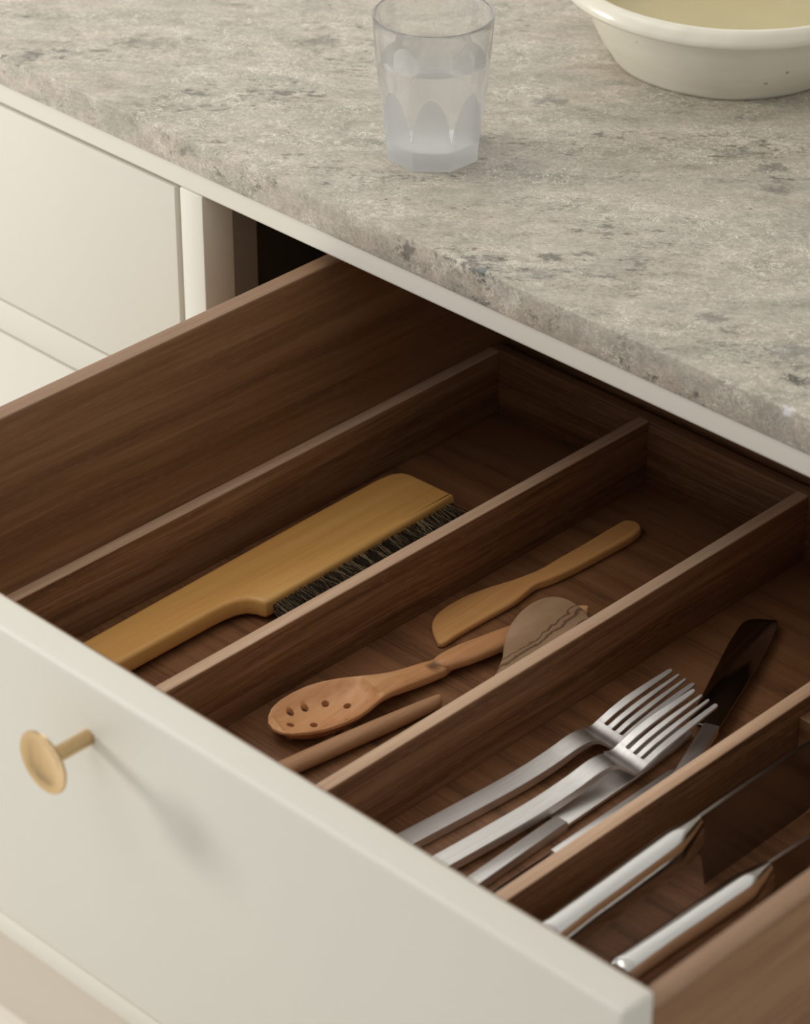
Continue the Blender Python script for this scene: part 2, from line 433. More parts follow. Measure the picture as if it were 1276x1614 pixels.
def smooth_pts(pts, n=4, closed=True):
    out = []; L = len(pts)
    for i in range(L if closed else L - 1):
        p = [Vector((*pts[(i + k) % L if closed else min(max(i + k, 0), L - 1)][:2], 0)) for k in (-1, 0, 1, 2)]
        for s in range(n):
            t = s / n
            q = 0.5 * ((2 * p[1]) + (-p[0] + p[2]) * t + (2 * p[0] - 5 * p[1] + 4 * p[2] - p[3]) * t * t + (-p[0] + 3 * p[1] - 3 * p[2] + p[3]) * t ** 3)
            out.append((q.x, q.y))
    if not closed: out.append(tuple(pts[-1][:2]))
    return out

def interp(tab, s):
    """smooth cubic through a table of (position, value)"""
    if s <= tab[0][0]: return tab[0][1]
    n = len(tab)
    def slope(i):
        if i == 0 or i == n - 1: return 0.0 if n < 3 else (tab[min(i + 1, n - 1)][1] - tab[max(i - 1, 0)][1]) / (tab[min(i + 1, n - 1)][0] - tab[max(i - 1, 0)][0])
        return (tab[i + 1][1] - tab[i - 1][1]) / (tab[i + 1][0] - tab[i - 1][0])
    for i in range(n - 1):
        (p, va), (q, vb) = tab[i], tab[i + 1]
        if s <= q:
            h = q - p; t = (s - p) / h
            return (2 * t ** 3 - 3 * t * t + 1) * va + (t ** 3 - 2 * t * t + t) * h * slope(i) + (-2 * t ** 3 + 3 * t * t) * vb + (t ** 3 - t * t) * h * slope(i + 1)
    return tab[-1][1]

def lin(tab, s):
    if s <= tab[0][0]: return tab[0][1]
    for (a, va), (b, vb) in zip(tab[:-1], tab[1:]):
        if s <= b: return va + (vb - va) * (s - a) / (b - a)
    return tab[-1][1]

# ================================================================== the setting
FLZ = -0.03
o = MB().box(-3.2, 2.6, -3.2, 0.64, FLZ - 0.04, FLZ).build('floor', M['floor']); struct(o)
o = MB().box(-3.2, 2.6, 0.64, 0.70, FLZ, 2.5).build('wall_back', M['wall']); struct(o)
o = MB().box(-3.2, 2.6, -3.2, 0.70, 2.6, 2.64).build('ceiling', M['wall']); struct(o)

# ------------------------------------------------------------------ worktop
STAINS += [
    # x, y, z, radius, colour, strength, raggedness
    (-0.0330, 0.0480, 0.88, 0.0140, (118, 117, 109), 0.60, 1.5),
    (-0.0127, 0.0270, 0.88, 0.0080, (66, 68, 60), 0.85, 1.5),
    (-0.5917, 0.0818, 0.88, 0.0160, (118, 116, 106), 0.55, 1.4),
    (-0.5163, 0.1597, 0.88, 0.0120, (104, 102, 95), 0.60, 2.0),
    (-0.2780, 0.0000, 0.871, 0.0090, (92, 92, 84), 0.70, 2.0),
    (-0.2199, 0.0025, 0.879, 0.0055, (66, 70, 68), 0.85, 0.9),
    (-0.2199, 0.0025, 0.880, 0.0030, (132, 137, 140), 0.85, 0.6),
    (-0.2018, 0.0413, 0.88, 0.0075, (84, 86, 78), 0.75, 1.8),
    (-0.1913, 0.0570, 0.88, 0.0055, (92, 92, 84), 0.65, 1.8),
    (-0.1601, 0.0710, 0.88, 0.0065, (96, 96, 88), 0.6, 1.8),
    (-0.3431, 0.1981, 0.88, 0.0095, (104, 104, 97), 0.55, 1.7),
    (-0.2119, 0.2236, 0.88, 0.0110, (110, 110, 102), 0.5, 1.7),
    (-0.1856, 0.2186, 0.88, 0.0100, (88, 86, 78), 0.6, 1.9),
    (-0.1626, 0.1990, 0.88, 0.0090, (90, 88, 80), 0.5, 1.9),
    (-0.0906, 0.0494, 0.88, 0.0080, (96, 94, 86), 0.55, 1.9),
    (-0.0738, 0.0455, 0.88, 0.0070, (92, 92, 84), 0.55, 1.9),
    (0.0023, 0.0000, 0.8780, 0.0034, (226, 224, 224), 0.9, 0.7),
]
WT = 0.8575
# ------------------------------------------------------------------ base cabinets
RZ, YS = 0.8424, 0.0019
XE, XST = -0.4587, -0.4796

def frame_panel(mb, *a): mb.box(*a, bevel=0.0018, seg=2)

def base_cabinet(name, label, x0, x1, loc):
    t = thing(name, label, 'cabinet', loc)
    return t

cabA = base_cabinet('base_cabinet', 'cream base cabinet with its walnut lined drawer pulled open', XE - 0.0209, 0.255, (-0.1, 0.3, FLZ))
cabB = base_cabinet('base_cabinet', 'cream base cabinet left of the open drawer, its drawers shut', -1.1, XST, (-0.79, 0.3, FLZ))
YB = 0.026                                         # depth of the face frame's posts
# worktop: the front rail of each cabinet sits just under it
def frame_rail(t, x0, x1, z0, z1, bev=0.0022):
    prof = [(YS + 0.022, z1), (YS, z1)] + [(YS + bev * (1 - math.cos(a)), z0 + bev * (1 - math.sin(a))) for a in (0, PI / 8, PI / 4, 3 * PI / 8, PI / 2)] + [(YS + 0.022, z0)]
    return MB().plate(prof, x0, x1, axis='x').build('frame_rail', M['paint'], t)
XJ = -0.4796                                        # joint between the two cabinets (middle of the post)
frame_rail(cabA, XJ, 0.262, RZ, WT - 0.0003, 0.0026)
frame_rail(cabB, -1.1, XJ, RZ, WT - 0.0003, 0.0026)
# posts
MB().box(XST, XE, YS, YS + YB, 0.1076, RZ, 0.0012).build('frame_post', M['paint'], cabA)
MB().box(XE - 0.0185, XE - 0.0004, YS + YB, YS + YB + 0.020, 0.12, RZ + 0.012).build('inner_post', M['post'], cabA)
MB().box(0.241, 0.262, YS, YS + YB, 0.1076, RZ, 0.0012).build('frame_post', M['paint'], cabA)
MB().box(-1.1, -1.079, YS, YS + YB, 0.1076, RZ, 0.0012).build('frame_post', M['paint'], cabB)
# carcass: sides, back, bottom, shelf under the drawer
for t, a, b in ((cabA, -0.4790, 0.262), (cabB, -1.1, -0.4797)):
    MB().box(a, a + 0.016, YS + YB + 0.021, 0.60, 0.09, 0.856).build('side_panel', M['carcass'], t)
    MB().box(b - 0.016, b, YS + YB + 0.021, 0.60, 0.09, 0.856).build('side_panel', M['carcass'], t)
    MB().box(a + 0.016, b - 0.016, 0.584, 0.60, 0.09, 0.856).build('back_panel', M['carcass'], t)
    MB().box(a + 0.016, b - 0.016, YS + YB + 0.021, 0.584, 0.09, 0.106).build('bottom_panel', M['carcass'], t)
# rails between the drawers, lower fronts, plinth
def front(t, x0, x1, z0, z1, nm='drawer'):
    return MB().box(x0, x1, YS, YS + 0.02, z0, z1, 0.0009, 2).build(nm, M['paint'], t)
for t, a, b, first in ((cabB, -1.079 + 0.003, XST - 0.0048, True), (cabA, XE + 0.002, 0.239, False)):
    top = 0.6884 if first else 0.6430
    MB().box(a - 0.004, b + 0.004, YS + 0.0004, YS + 0.022, top - 0.0241, top, 0.0012).build('frame_rail', M['paint'], t)
    if first: front(t, a, b, 0.6884 + 0.002, RZ - 0.0022)
    front(t, a, b, 0.382, top - 0.0241 - 0.002)
    MB().box(a - 0.004, b + 0.004, YS + 0.0004, YS + 0.022, 0.356, 0.380, 0.0012).build('frame_rail', M['paint'], t)
    front(t, a, b, 0.1096, 0.354)
MB().box(-1.1, XJ, YS - 0.001, YS + 0.022, 0.0865, 0.1076, 0.0015).build('frame_rail', M['paint'], cabB)
MB().box(XJ, 0.262, YS - 0.001, YS + 0.022, 0.0865, 0.1076, 0.0015).build('frame_rail', M['paint'], cabA)
MB().box(-1.1, XJ, YS + 0.022, YS + 0.036, FLZ, 0.0865).build('plinth', M['plinth'], cabB)
MB().box(XJ, 0.262, YS + 0.022, YS + 0.036, FLZ, 0.0865).build('plinth', M['plinth'], cabA)

# ------------------------------------------------------------------ the open drawer (part of cabinet A)
DF, DTH, DZ = -0.3854, 0.0208, 0.8402
ZS, XS, XR, TW = 0.830, -0.3666, 0.225 - 0.0012, 0.0116
DBACK = 0.186
dr = MB().box(XE + 0.0015, 0.2243, DF, DF + DTH, 0.6463, DZ, 0.0030, 4).build('drawer', M['paint'], cabA)
dr['label'] = 'cream painted drawer front, pulled out'
XRo = 0.2175
def lit_topped(o, mat, zmin):
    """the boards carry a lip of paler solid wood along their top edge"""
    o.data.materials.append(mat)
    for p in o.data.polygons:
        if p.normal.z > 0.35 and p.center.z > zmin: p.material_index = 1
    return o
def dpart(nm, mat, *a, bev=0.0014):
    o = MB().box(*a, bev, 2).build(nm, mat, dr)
    return lit_topped(o, M['lit_top_d'] if nm == 'drawer_side' else M['lit_top_x'], 0.0) if nm != 'drawer_bottom' else o
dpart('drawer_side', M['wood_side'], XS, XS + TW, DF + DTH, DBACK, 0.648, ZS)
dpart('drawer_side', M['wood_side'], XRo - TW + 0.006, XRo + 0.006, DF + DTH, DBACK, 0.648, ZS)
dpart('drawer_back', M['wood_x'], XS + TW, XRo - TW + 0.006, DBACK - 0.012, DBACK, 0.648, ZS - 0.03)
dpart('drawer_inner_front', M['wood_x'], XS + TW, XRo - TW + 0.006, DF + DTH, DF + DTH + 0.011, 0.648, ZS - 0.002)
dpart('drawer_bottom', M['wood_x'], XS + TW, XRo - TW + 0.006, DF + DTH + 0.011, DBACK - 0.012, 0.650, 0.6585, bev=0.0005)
# brass knob: turned disc, slightly dished, on a round stem
kx, kz, ky = -0.1194, 0.8064, DF
KL = 0.0275
kn = MB()
kn.lathe([(0, 0.0), (0.0042, 0.0), (0.0042, -KL + 0.002), (0.0046, -KL + 0.0008)], kx, ky, kz, 32, 'y')
kn.lathe([(0, -KL + 0.0016), (0.010, -KL + 0.0012), (0.0163, -KL - 0.0006), (0.0171, -KL - 0.0014), (0.0169, -KL - 0.0022),
          (0.0162, -KL - 0.0024), (0.0120, -KL - 0.0010), (0.0070, -KL + 0.0001), (0, -KL + 0.0005)], kx, ky, kz, 72, 'y')
k_o = kn.build('knob', M['brass'], dr, smooth=50)
k_o['label'] = 'round dished brass knob on a short stem'

# ------------------------------------------------------------------ cutlery tray: lifts out of the drawer
TF, TT, TZ = 0.668, 0.0084, 0.715
X1, X2, X3, X4, X5 = -0.3548, -0.2265, -0.0997, 0.0287, 0.1565
YT0, YT1 = DF + DTH + 0.012, 0.1562
tray = thing('cutlery_tray', 'dark walnut cutlery tray with long dividers, inside the open drawer', 'tray', (-0.08, -0.1, 0.6585))
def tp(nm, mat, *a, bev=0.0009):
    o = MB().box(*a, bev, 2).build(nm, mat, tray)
    return lit_topped(o, M['lit_top_y'] if mat is M['wood_y'] else M['lit_top_x'], 0.0) if nm != 'tray_floor' else o
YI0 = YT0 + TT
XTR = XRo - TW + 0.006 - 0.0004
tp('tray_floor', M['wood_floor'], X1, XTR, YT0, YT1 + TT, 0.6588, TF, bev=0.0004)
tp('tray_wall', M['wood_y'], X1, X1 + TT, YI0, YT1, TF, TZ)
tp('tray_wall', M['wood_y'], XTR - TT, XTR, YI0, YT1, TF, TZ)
tp('tray_wall', M['wood_back_shaded'], X1, XTR, YT1, YT1 + TT, TF, TZ)
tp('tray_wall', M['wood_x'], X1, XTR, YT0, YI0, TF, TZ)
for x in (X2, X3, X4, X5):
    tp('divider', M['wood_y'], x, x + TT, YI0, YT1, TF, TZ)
# slotted bar that holds the kitchen knives upright in the right compartment
KA, KB = 0.0656, 0.1150
rack = MB()
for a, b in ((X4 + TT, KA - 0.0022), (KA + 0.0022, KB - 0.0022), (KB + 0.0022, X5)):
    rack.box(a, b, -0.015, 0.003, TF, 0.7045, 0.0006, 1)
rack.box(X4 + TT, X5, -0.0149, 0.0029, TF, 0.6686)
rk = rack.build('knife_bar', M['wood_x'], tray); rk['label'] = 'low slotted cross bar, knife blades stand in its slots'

# ------------------------------------------------------------------ worktop
wt = MB().box(-1.12, 0.28, 0.0, 0.636, WT, 0.88, 0.0018, 2).build('worktop', stone_mat())
tag(wt, 'mottled grey beige limestone worktop running over the cream cabinets', 'worktop')

# ================================================================== tableware on the worktop
# ---- faceted tumbler
GX, GY, GH = -0.3457, 0.0917, 0.0912
RB, RT = 0.0298, 0.0368
GW = 0.0020
def tumbler():
    t = thing('water_glass', 'clear faceted tumbler half filled with water on the worktop', 'glass', (GX, GY, 0.88))
    bm = bmesh.new()
    nf, fo = 8, math.radians(-45 - 3)
    seg, nz = 256, 140
    def rout(z): return RB + (RT - RB) * (z / GH)
    def radius(a, z):
        k = round((a - fo) / (2 * PI / nf)); da = a - fo - k * 2 * PI / nf
        r = rout(z)
        hf = 0.050                                   # facets run out at this height
        d = RB * math.cos(PI / nf) * 1.0 + (rout(hf) - RB * math.cos(PI / nf)) * (z / hf) ** 1.55
        rf = d / math.cos(da)
        return (rf if rf < r else r), r - rf
    rings = []; flag = []
    zs = [GH * i / nz for i in range(nz + 1)]
    zs[0] = 0.0
    for z in zs:
        row = []; fl = []
        for k in range(seg):
            a = 2 * PI * k / seg
            r, f = radius(a, z)
            if z < 0.0008: r -= 0.0006
            row.append(bm.verts.new((r * math.cos(a), r * math.sin(a), z))); fl.append(f)
        rings.append(row); flag.append(fl)
    fs = []
    for i in range(nz):
        for k in range(seg):
            j = (k + 1) % seg
            f = bm.faces.new((rings[i][k], rings[i][j], rings[i + 1][j], rings[i + 1][k]))
            
            fs.append(f)
    # rounded lip, inner wall and thick base
    inner = []
    prof = [(RT - 0.0002, GH + 0.0006), (RT - 0.0010, GH + 0.0010), (RT - GW + 0.0002, GH + 0.0006)]
    zb = 0.011
    for i in range(15):
        z = GH - (GH - zb - 0.003) * i / 14
        prof.append((rout(z) - GW - 0.0016 * (1 - z / GH), z))
    rl = prof[-1][0]
    prof += [(rl - 0.0010, zb + 0.0010), (rl - 0.004, zb), (rl * 0.5, zb - 0.0006), (0, zb - 0.0008)]
    prev = rings[-1]
    for r, z in prof:
        row = [bm.verts.new((r * math.cos(2 * PI * k / seg), r * math.sin(2 * PI * k / seg), z)) for k in range(seg)] if r > 0 else [bm.verts.new((0, 0, z))]
        for k in range(seg):
            j = (k + 1) % seg
            fs.append(bm.faces.new((prev[k], prev[j], row[j], row[k]) if r > 0 else (prev[k], prev[j], row[0])))
        prev = row
    fs.append(bm.faces.new(rings[0][::-1]))
    bmesh.ops.recalc_face_normals(bm, faces=fs)
    mb = MB(); mb.bm.free(); mb.bm = bm
    for v in bm.verts: v.co += Vector((GX, GY, 0.88 + 0.0002))
    o = mb.build('tumbler', M['glass'], t, smooth=28)
    at = o.data.attributes.new('facet', 'FLOAT', 'POINT')
    vals = [0.5 + 400.0 * d for fl in flag for d in fl]
    for i in range(len(o.data.vertices)): at.data[i].value = max(-1.0, min(2.0, vals[i])) if i < len(vals) else 0.0
    return rout, zb
rout, zb = tumbler()
WL = 0.0640
wp = [(0, zb - 0.0007)]
def rin(z): return rout(z) - GW - 0.0016 * (1 - z / GH)
r0 = rin(zb + 0.003)
wp += [(r0 - 0.004, zb + 0.0001), (r0 - 0.0009, zb + 0.0011)]
for i in range(10):
    z = zb + 0.003 + (WL - zb - 0.003) * i / 9
    wp.append((rin(z) + 0.00012, z))
wp += [(rin(WL) - 0.0012, WL - 0.0004), (0, WL - 0.0005)]
mb = MB().lathe(wp, GX, GY, 0.8802, 96)
tag(mb.build('water', M['water'], None, 40, at=(GX, GY, 0.8802 + zb)), 'still clear water inside the faceted tumbler', 'water')

# ---- glazed bowl
BX, BY = -0.3128, 0.3372
def bowl():
    def wob(p):
        q = Vector(((p.x - BX) * 22, (p.y - BY) * 22, (p.z - 0.88) * 30))
        n = noise.noise(q); n2 = noise.noise(q * 4.0 + Vector((3, 5, 1)))
        d = Vector((p.x - BX, p.y - BY, 0)); l = d.length
        if l > 0.05: p = p + d / l * (0.0009 * n + 0.00035 * n2)
        if p.z > 0.884: p.z += 0.0008 * n + 0.0003 * n2
        return p
    prof = [(0, 0.0012), (0.070, 0.0010), (0.0752, 0.0), (0.0772, 0.0006), (0.0785, 0.003), (0.0845, 0.012), (0.0905, 0.024), (0.0945, 0.036), (0.0968, 0.0455),
            (0.0985, 0.0478), (0.1045, 0.0482), (0.1096, 0.0486), (0.1124, 0.0500), (0.1133, 0.0522), (0.1124, 0.0550), (0.1106, 0.0582),
            (0.1086, 0.0604), (0.1062, 0.0612), (0.1036, 0.0600), (0.0985, 0.0545), (0.0945, 0.045), (0.0900, 0.032), (0.0840, 0.019), (0.076, 0.0110), (0.066, 0.0085), (0.03, 0.0075), (0, 0.0072)]
    mb = MB().lathe(prof, BX, BY, 0.88, 160, 'z', wob)
    o = mb.build('bowl', [M['ceramic'], M['glaze_in']], None, 60, at=(BX, BY, 0.88))
    for p in o.data.polygons:
        c = Vector((p.center.x, p.center.y, 0))
        if p.center.z > 0.004 and c.length < 0.1022 and (p.normal.dot(c) < 0 or c.length < 0.07) and p.normal.z > 0: p.material_index = 1
    tag(o, 'wide cream glazed earthenware bowl with a chipped rolled rim', 'bowl')
bowl()

# ================================================================== things in the tray
# ---- crumb brush with wooden back
def brush():
    t = thing('table_brush', 'long beechwood hand brush with dark bristles in the left tray compartment', 'brush', (-0.300, -0.09, TF))
    z0, z1 = TF + 0.003, TF + 0.016
    pts = [(-0.3224, -0.300), (-0.3234, -0.2217), (-0.3268, -0.05), (-0.3275, 0.0220), (-0.3262, 0.0335), (-0.3222, 0.0400), (-0.3165, 0.0425),
           (-0.3000, 0.0432), (-0.2803, 0.0440), (-0.2792, 0.0428), (-0.2785, 0.0), (-0.2765, -0.1170), (-0.2770, -0.1205), (-0.2795, -0.1222), (-0.2835, -0.1232), (-0.2880, -0.1262),
           (-0.2908, -0.1320), (-0.2922, -0.1400), (-0.2926, -0.1500), (-0.2926, -0.2206), (-0.2935, -0.3000), (-0.2970, -0.3060), (-0.3080, -0.3085), (-0.3190, -0.3060)]
    MB().plate(pts, z0, z1, 0.0030, 3).build('brush_back', M['beech'], t, smooth=40)
    bm = bmesh.new()
    rnd = random.Random(3)
    y = -0.1150
    nrow = 3300
    for i in range(nrow):
        yy = -0.115 + 0.156 * rnd.random()
        tuft = round(yy / 0.0042) * 0.0042
        yy = tuft + (yy - tuft) * 0.55 + rnd.gauss(0, 0.0004)
        x = -0.2815 + rnd.random() * 0.003; z = TF + 0.0042 + rnd.random() * 0.0078
        L = 0.034 + rnd.random() * 0.009
        side = rnd.gauss(-0.32, 0.22); droop = rnd.gauss(-0.04, 0.13)
        w_ = 0.00013 + rnd.random() * 0.0001
        mi = 1 if rnd.random() < 0.22 else 0
        pv = None
        for s in range(4):
            f = s / 3
            c = Vector((x + L * f, yy + side * L * f * (0.35 + 0.65 * f), max(TF + 0.0006, z + droop * L * f * (0.5 + f))))
            c.x = min(c.x, X2 - 0.001)
            ww = w_ * (1 - 0.75 * f)
            ring = [bm.verts.new(c + Vector((0, ww * math.cos(a), ww * math.sin(a)))) for a in (0.5, 2.6, 4.7)]
            if pv:
                for k in range(3):
                    fc = bm.faces.new((pv[k], pv[(k + 1) % 3], ring[(k + 1) % 3], ring[k])); fc.material_index = mi
            pv = ring
    mb = MB(); mb.bm.free(); mb.bm = bm
    b = mb.build('bristles', [M['hair'], M['hair2']], t, smooth=None)
    b['kind'] = 'stuff'; b['label'] = 'dark brown bristles with paler hairs'
brush()

# ---- generic carved utensil: axis points with width/thickness tables
def utensil(axis, width, ztop, thick, n=60, dish=None, m=9, round_=0.5):
    """axis: list of (x,y); width/ztop/thick: tables over s in 0..1; dish(s,u) lowers the top surface"""
    ax = smooth_pts(axis, 8, closed=False)
    cum = [0.0]
    for a, b in zip(ax[:-1], ax[1:]): cum.append(cum[-1] + math.dist(a, b))
    Lt = cum[-1]
    def pos(s):
        d = s * Lt
        for i in range(len(ax) - 1):
            if d <= cum[i + 1] or i == len(ax) - 2:
                f = (d - cum[i]) / max(1e-9, cum[i + 1] - cum[i])
                p = Vector(ax[i]).lerp(Vector(ax[i + 1]), f); q = (Vector(ax[i + 1]) - Vector(ax[i])).normalized()
                return p, q
    rings = []
    for i in range(n + 1):
        s = i / n
        s = 0.5 - 0.5 * math.cos(PI * s) if n > 20 else s
        s = 0.5 * s + 0.5 * i / n
        p, q = pos(s); nx = Vector((q.y, -q.x))
        hw = lin(width, s) / 2; zt = interp(ztop, s); th = interp(thick, s)
        top = []; bot = []
        for k in range(m + 1):
            u = -math.cos(PI * k / m)
            e = math.sqrt(max(0, 1 - u * u))
            edge = th * 0.5 * (1 - (1 - abs(u)) ** 0) if False else 0
            cr = (1 - e) * th * round_                  # rounds the edge away
            dz = dish(s, u) if dish else 0.0
            xy = p + nx * (hw * u)
            top.append(Vector((xy.x, xy.y, zt - cr + dz)))
            bot.append(Vector((xy.x, xy.y, zt - th + cr + (dz if dish else 0.0))))
        rings.append(top + bot[::-1][1:-1] if round_ >= 0.499 else top + bot[::-1])
    return rings

# ---- butter spreader
def spreader():
    pts = [(-0.1993, -0.0598), (-0.2056, -0.0524), (-0.2089, -0.0435), (-0.2099, -0.0280), (-0.2072, -0.0101), (-0.1990, 0.0100), (-0.1946, 0.0265), (-0.1944, 0.0473),
           (-0.1939, 0.0698), (-0.1941, 0.1030), (-0.1915, 0.1090), (-0.1865, 0.1108), (-0.1815, 0.1085), (-0.1792, 0.1045), (-0.1780, 0.0943), (-0.1788, 0.0700), (-0.1800, 0.0459),
           (-0.1823, 0.0268), (-0.1850, 0.0169), (-0.1843, 0.0078), (-0.1828, -0.0056), (-0.1836, -0.0285), (-0.1840, -0.0519), (-0.1834, -0.0645), (-0.1855, -0.0680), (-0.1890, -0.0668)]
    P = smooth_pts(pts, 3)
    mb = MB().plate(P, TF + 0.0003, TF + 0.0066, 0.0016, 3)
    # the blade thins towards its left (cutting) edge
    for v in mb.bm.verts:
        if v.co.y < 0.02 and v.co.z > TF + 0.002:
            k = min(1, (0.02 - v.co.y) / 0.03); v.co.z -= k * (0.0018 + 0.0008 * min(1, max(0, (-0.184 - v.co.x) / 0.024)))
    o = mb.build('butter_spreader', M['birch'], None, 40, at=(-0.192, 0.02, TF))
    tag(o, 'small pale wooden butter spreader lying behind the spoons', 'butter knife')
spreader()

# ---- slotted spoon
def slotted_spoon():
    t = thing('slotted_spoon', 'carved orange-brown wooden spoon with a drilled bowl', 'spoon', (-0.172, -0.11, TF))
    axis = [(-0.1896, -0.2005), (-0.1830, -0.1800), (-0.1770, -0.1560), (-0.1725, -0.1300), (-0.1690, -0.1050), (-0.1650, -0.0800)]
    width = [(0, 0.006), (0.02, 0.0170), (0.06, 0.0275), (0.12, 0.0350), (0.20, 0.0400), (0.28, 0.0415), (0.36, 0.0395), (0.44, 0.0340), (0.52, 0.0262), (0.60, 0.0205), (0.70, 0.0165), (0.85, 0.0146), (0.93, 0.0130), (1, 0.006)]
    ztop = [(0, TF + 0.0120), (0.1, TF + 0.0145), (0.5, TF + 0.0160), (0.75, TF + 0.0120), (1, TF + 0.0092)]
    thick = [(0, 0.003), (0.1, 0.0042), (0.5, 0.0058), (0.7, 0.0085), (1, 0.0082)]
    def dish(s, u):
        k = max(0, 1 - ((s - 0.285) / 0.25) ** 2)
        q = max(0, min(1, (0.94 - abs(u)) / 0.5))
        return -0.0105 * math.sqrt(k) * math.sin(PI / 2 * q)
    mb = MB().loft(utensil(axis, width, ztop, thick, 72, dish, 14, 0.30))
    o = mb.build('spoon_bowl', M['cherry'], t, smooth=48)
    # drill the holes
    cut = MB()
    for (x, y) in ((-0.1950, -0.1800), (-0.1930, -0.1705), (-0.1880, -0.1590), (-0.1768, -0.1525), (-0.1790, -0.1770), (-0.1672, -0.1615), (-0.1865, -0.1880), (-0.1685, -0.1745)):
        cut.lathe([(0, 0.03), (0.0023, 0.03), (0.0023, -0.02), (0, -0.02)], x, y, TF + 0.005, 14)
    c = cut.build('cutter', M['cherry'], None, None)
    c.location = -Vector(t.location); 
    c.parent = t
    bm_ = o.modifiers.new('holes', 'BOOLEAN'); bm_.object = c; bm_.operation = 'DIFFERENCE'; bm_.solver = 'EXACT'
    bpy.context.view_layer.update()
    dg = bpy.context.evaluated_depsgraph_get()
    me = bpy.data.meshes.new_from_object(o.evaluated_get(dg))
    o.modifiers.clear(); o.data = me
    for p in me.polygons: p.use_smooth = True
    me.set_sharp_from_angle(angle=math.radians(48))
    bpy.data.objects.remove(c, do_unlink=True)
    # handle, its rounded end overlaps the neck by a carved step
    axis = [(-0.1672, -0.0925), (-0.1620, -0.0650), (-0.1555, -0.0330), (-0.1480, -0.0020), (-0.1420, 0.0135)]
    width = [(0, 0.003), (0.03, 0.0090), (0.08, 0.0130), (0.2, 0.0158), (0.5, 0.0150), (0.85, 0.0122), (0.95, 0.0112), (0.98, 0.0092), (0.993, 0.0068), (1, 0.004)]
    ztop = [(0, TF + 0.0108), (0.04, TF + 0.0120), (0.3, TF + 0.0128), (1, TF + 0.0115)]
    thick = [(0, 0.008), (0.3, 0.0100), (1, 0.0085)]
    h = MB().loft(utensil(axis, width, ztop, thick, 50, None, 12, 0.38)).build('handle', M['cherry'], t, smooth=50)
slotted_spoon()

# ---- olive wood spoon, its round flat head lying on the slotted spoon's handle
def olive_spoon():
    pts = [(-0.1354, -0.0030), (-0.1445, -0.0028), (-0.1527, -0.0067), (-0.1569, -0.0149), (-0.1573, -0.0273), (-0.1538, -0.0405), (-0.1484, -0.0514), (-0.1415, -0.0606), (-0.1362, -0.0672),
           (-0.1310, -0.0770), (-0.1250, -0.0900), (-0.1165, -0.1120), (-0.1140, -0.1600), (-0.1145, -0.2000), (-0.1095, -0.2050), (-0.1045, -0.2000), (-0.1045, -0.1600), (-0.1050, -0.1150), (-0.1085, -0.0950),
           (-0.1110, -0.0840), (-0.1112, -0.0720), (-0.1095, -0.0600), (-0.1080, -0.0480), (-0.1080, -0.0350), (-0.1115, -0.0200), (-0.1180, -0.0105), (-0.1268, -0.0052)]
    mb = MB().plate(smooth_pts(pts, 4), 0.0, 0.0052, 0.0019, 3)
    for v in mb.bm.verts: v.co.z += 0.6846 + (v.co.y + 0.03) * 0.085
    o = mb.build('wooden_spoon', M['olive'], None, 50, at=(-0.132, -0.035, TF))
    tag(o, 'round headed olive wood spoon with dark veins, lying across the drilled spoon', 'spoon')
olive_spoon()

# ---- second spoon: only its round handle shows
def rod_spoon():
    axis = [(-0.1440, -0.1110), (-0.1515, -0.1600), (-0.1600, -0.2130), (-0.1690, -0.2650), (-0.1780, -0.3200)]
    width = [(0, 0.0050), (0.006, 0.0072), (0.03, 0.0084), (0.2, 0.0104), (0.5, 0.0112), (0.62, 0.0125), (0.70, 0.022), (0.80, 0.034), (0.90, 0.034), (0.97, 0.022), (1, 0.006)]
    ztop = [(0, TF + 0.0100), (0.3, TF + 0.0112), (0.7, TF + 0.0105), (1, TF + 0.0120)]
    thick = [(0, 0.0085), (0.2, 0.0104), (0.55, 0.0100), (0.8, 0.006), (1, 0.005)]
    o = MB().loft(utensil(axis, width, ztop, thick, 60, lambda s, u: -0.003 * max(0, 1 - ((s - 0.85) / 0.15) ** 2) * (1 - u * u), 12, 0.5)).build('wooden_spoon', M['rod'], None, 60, at=(-0.16, -0.21, TF))
    tag(o, 'brown wooden spoon, only its round handle showing near the drawer front', 'spoon')
rod_spoon()

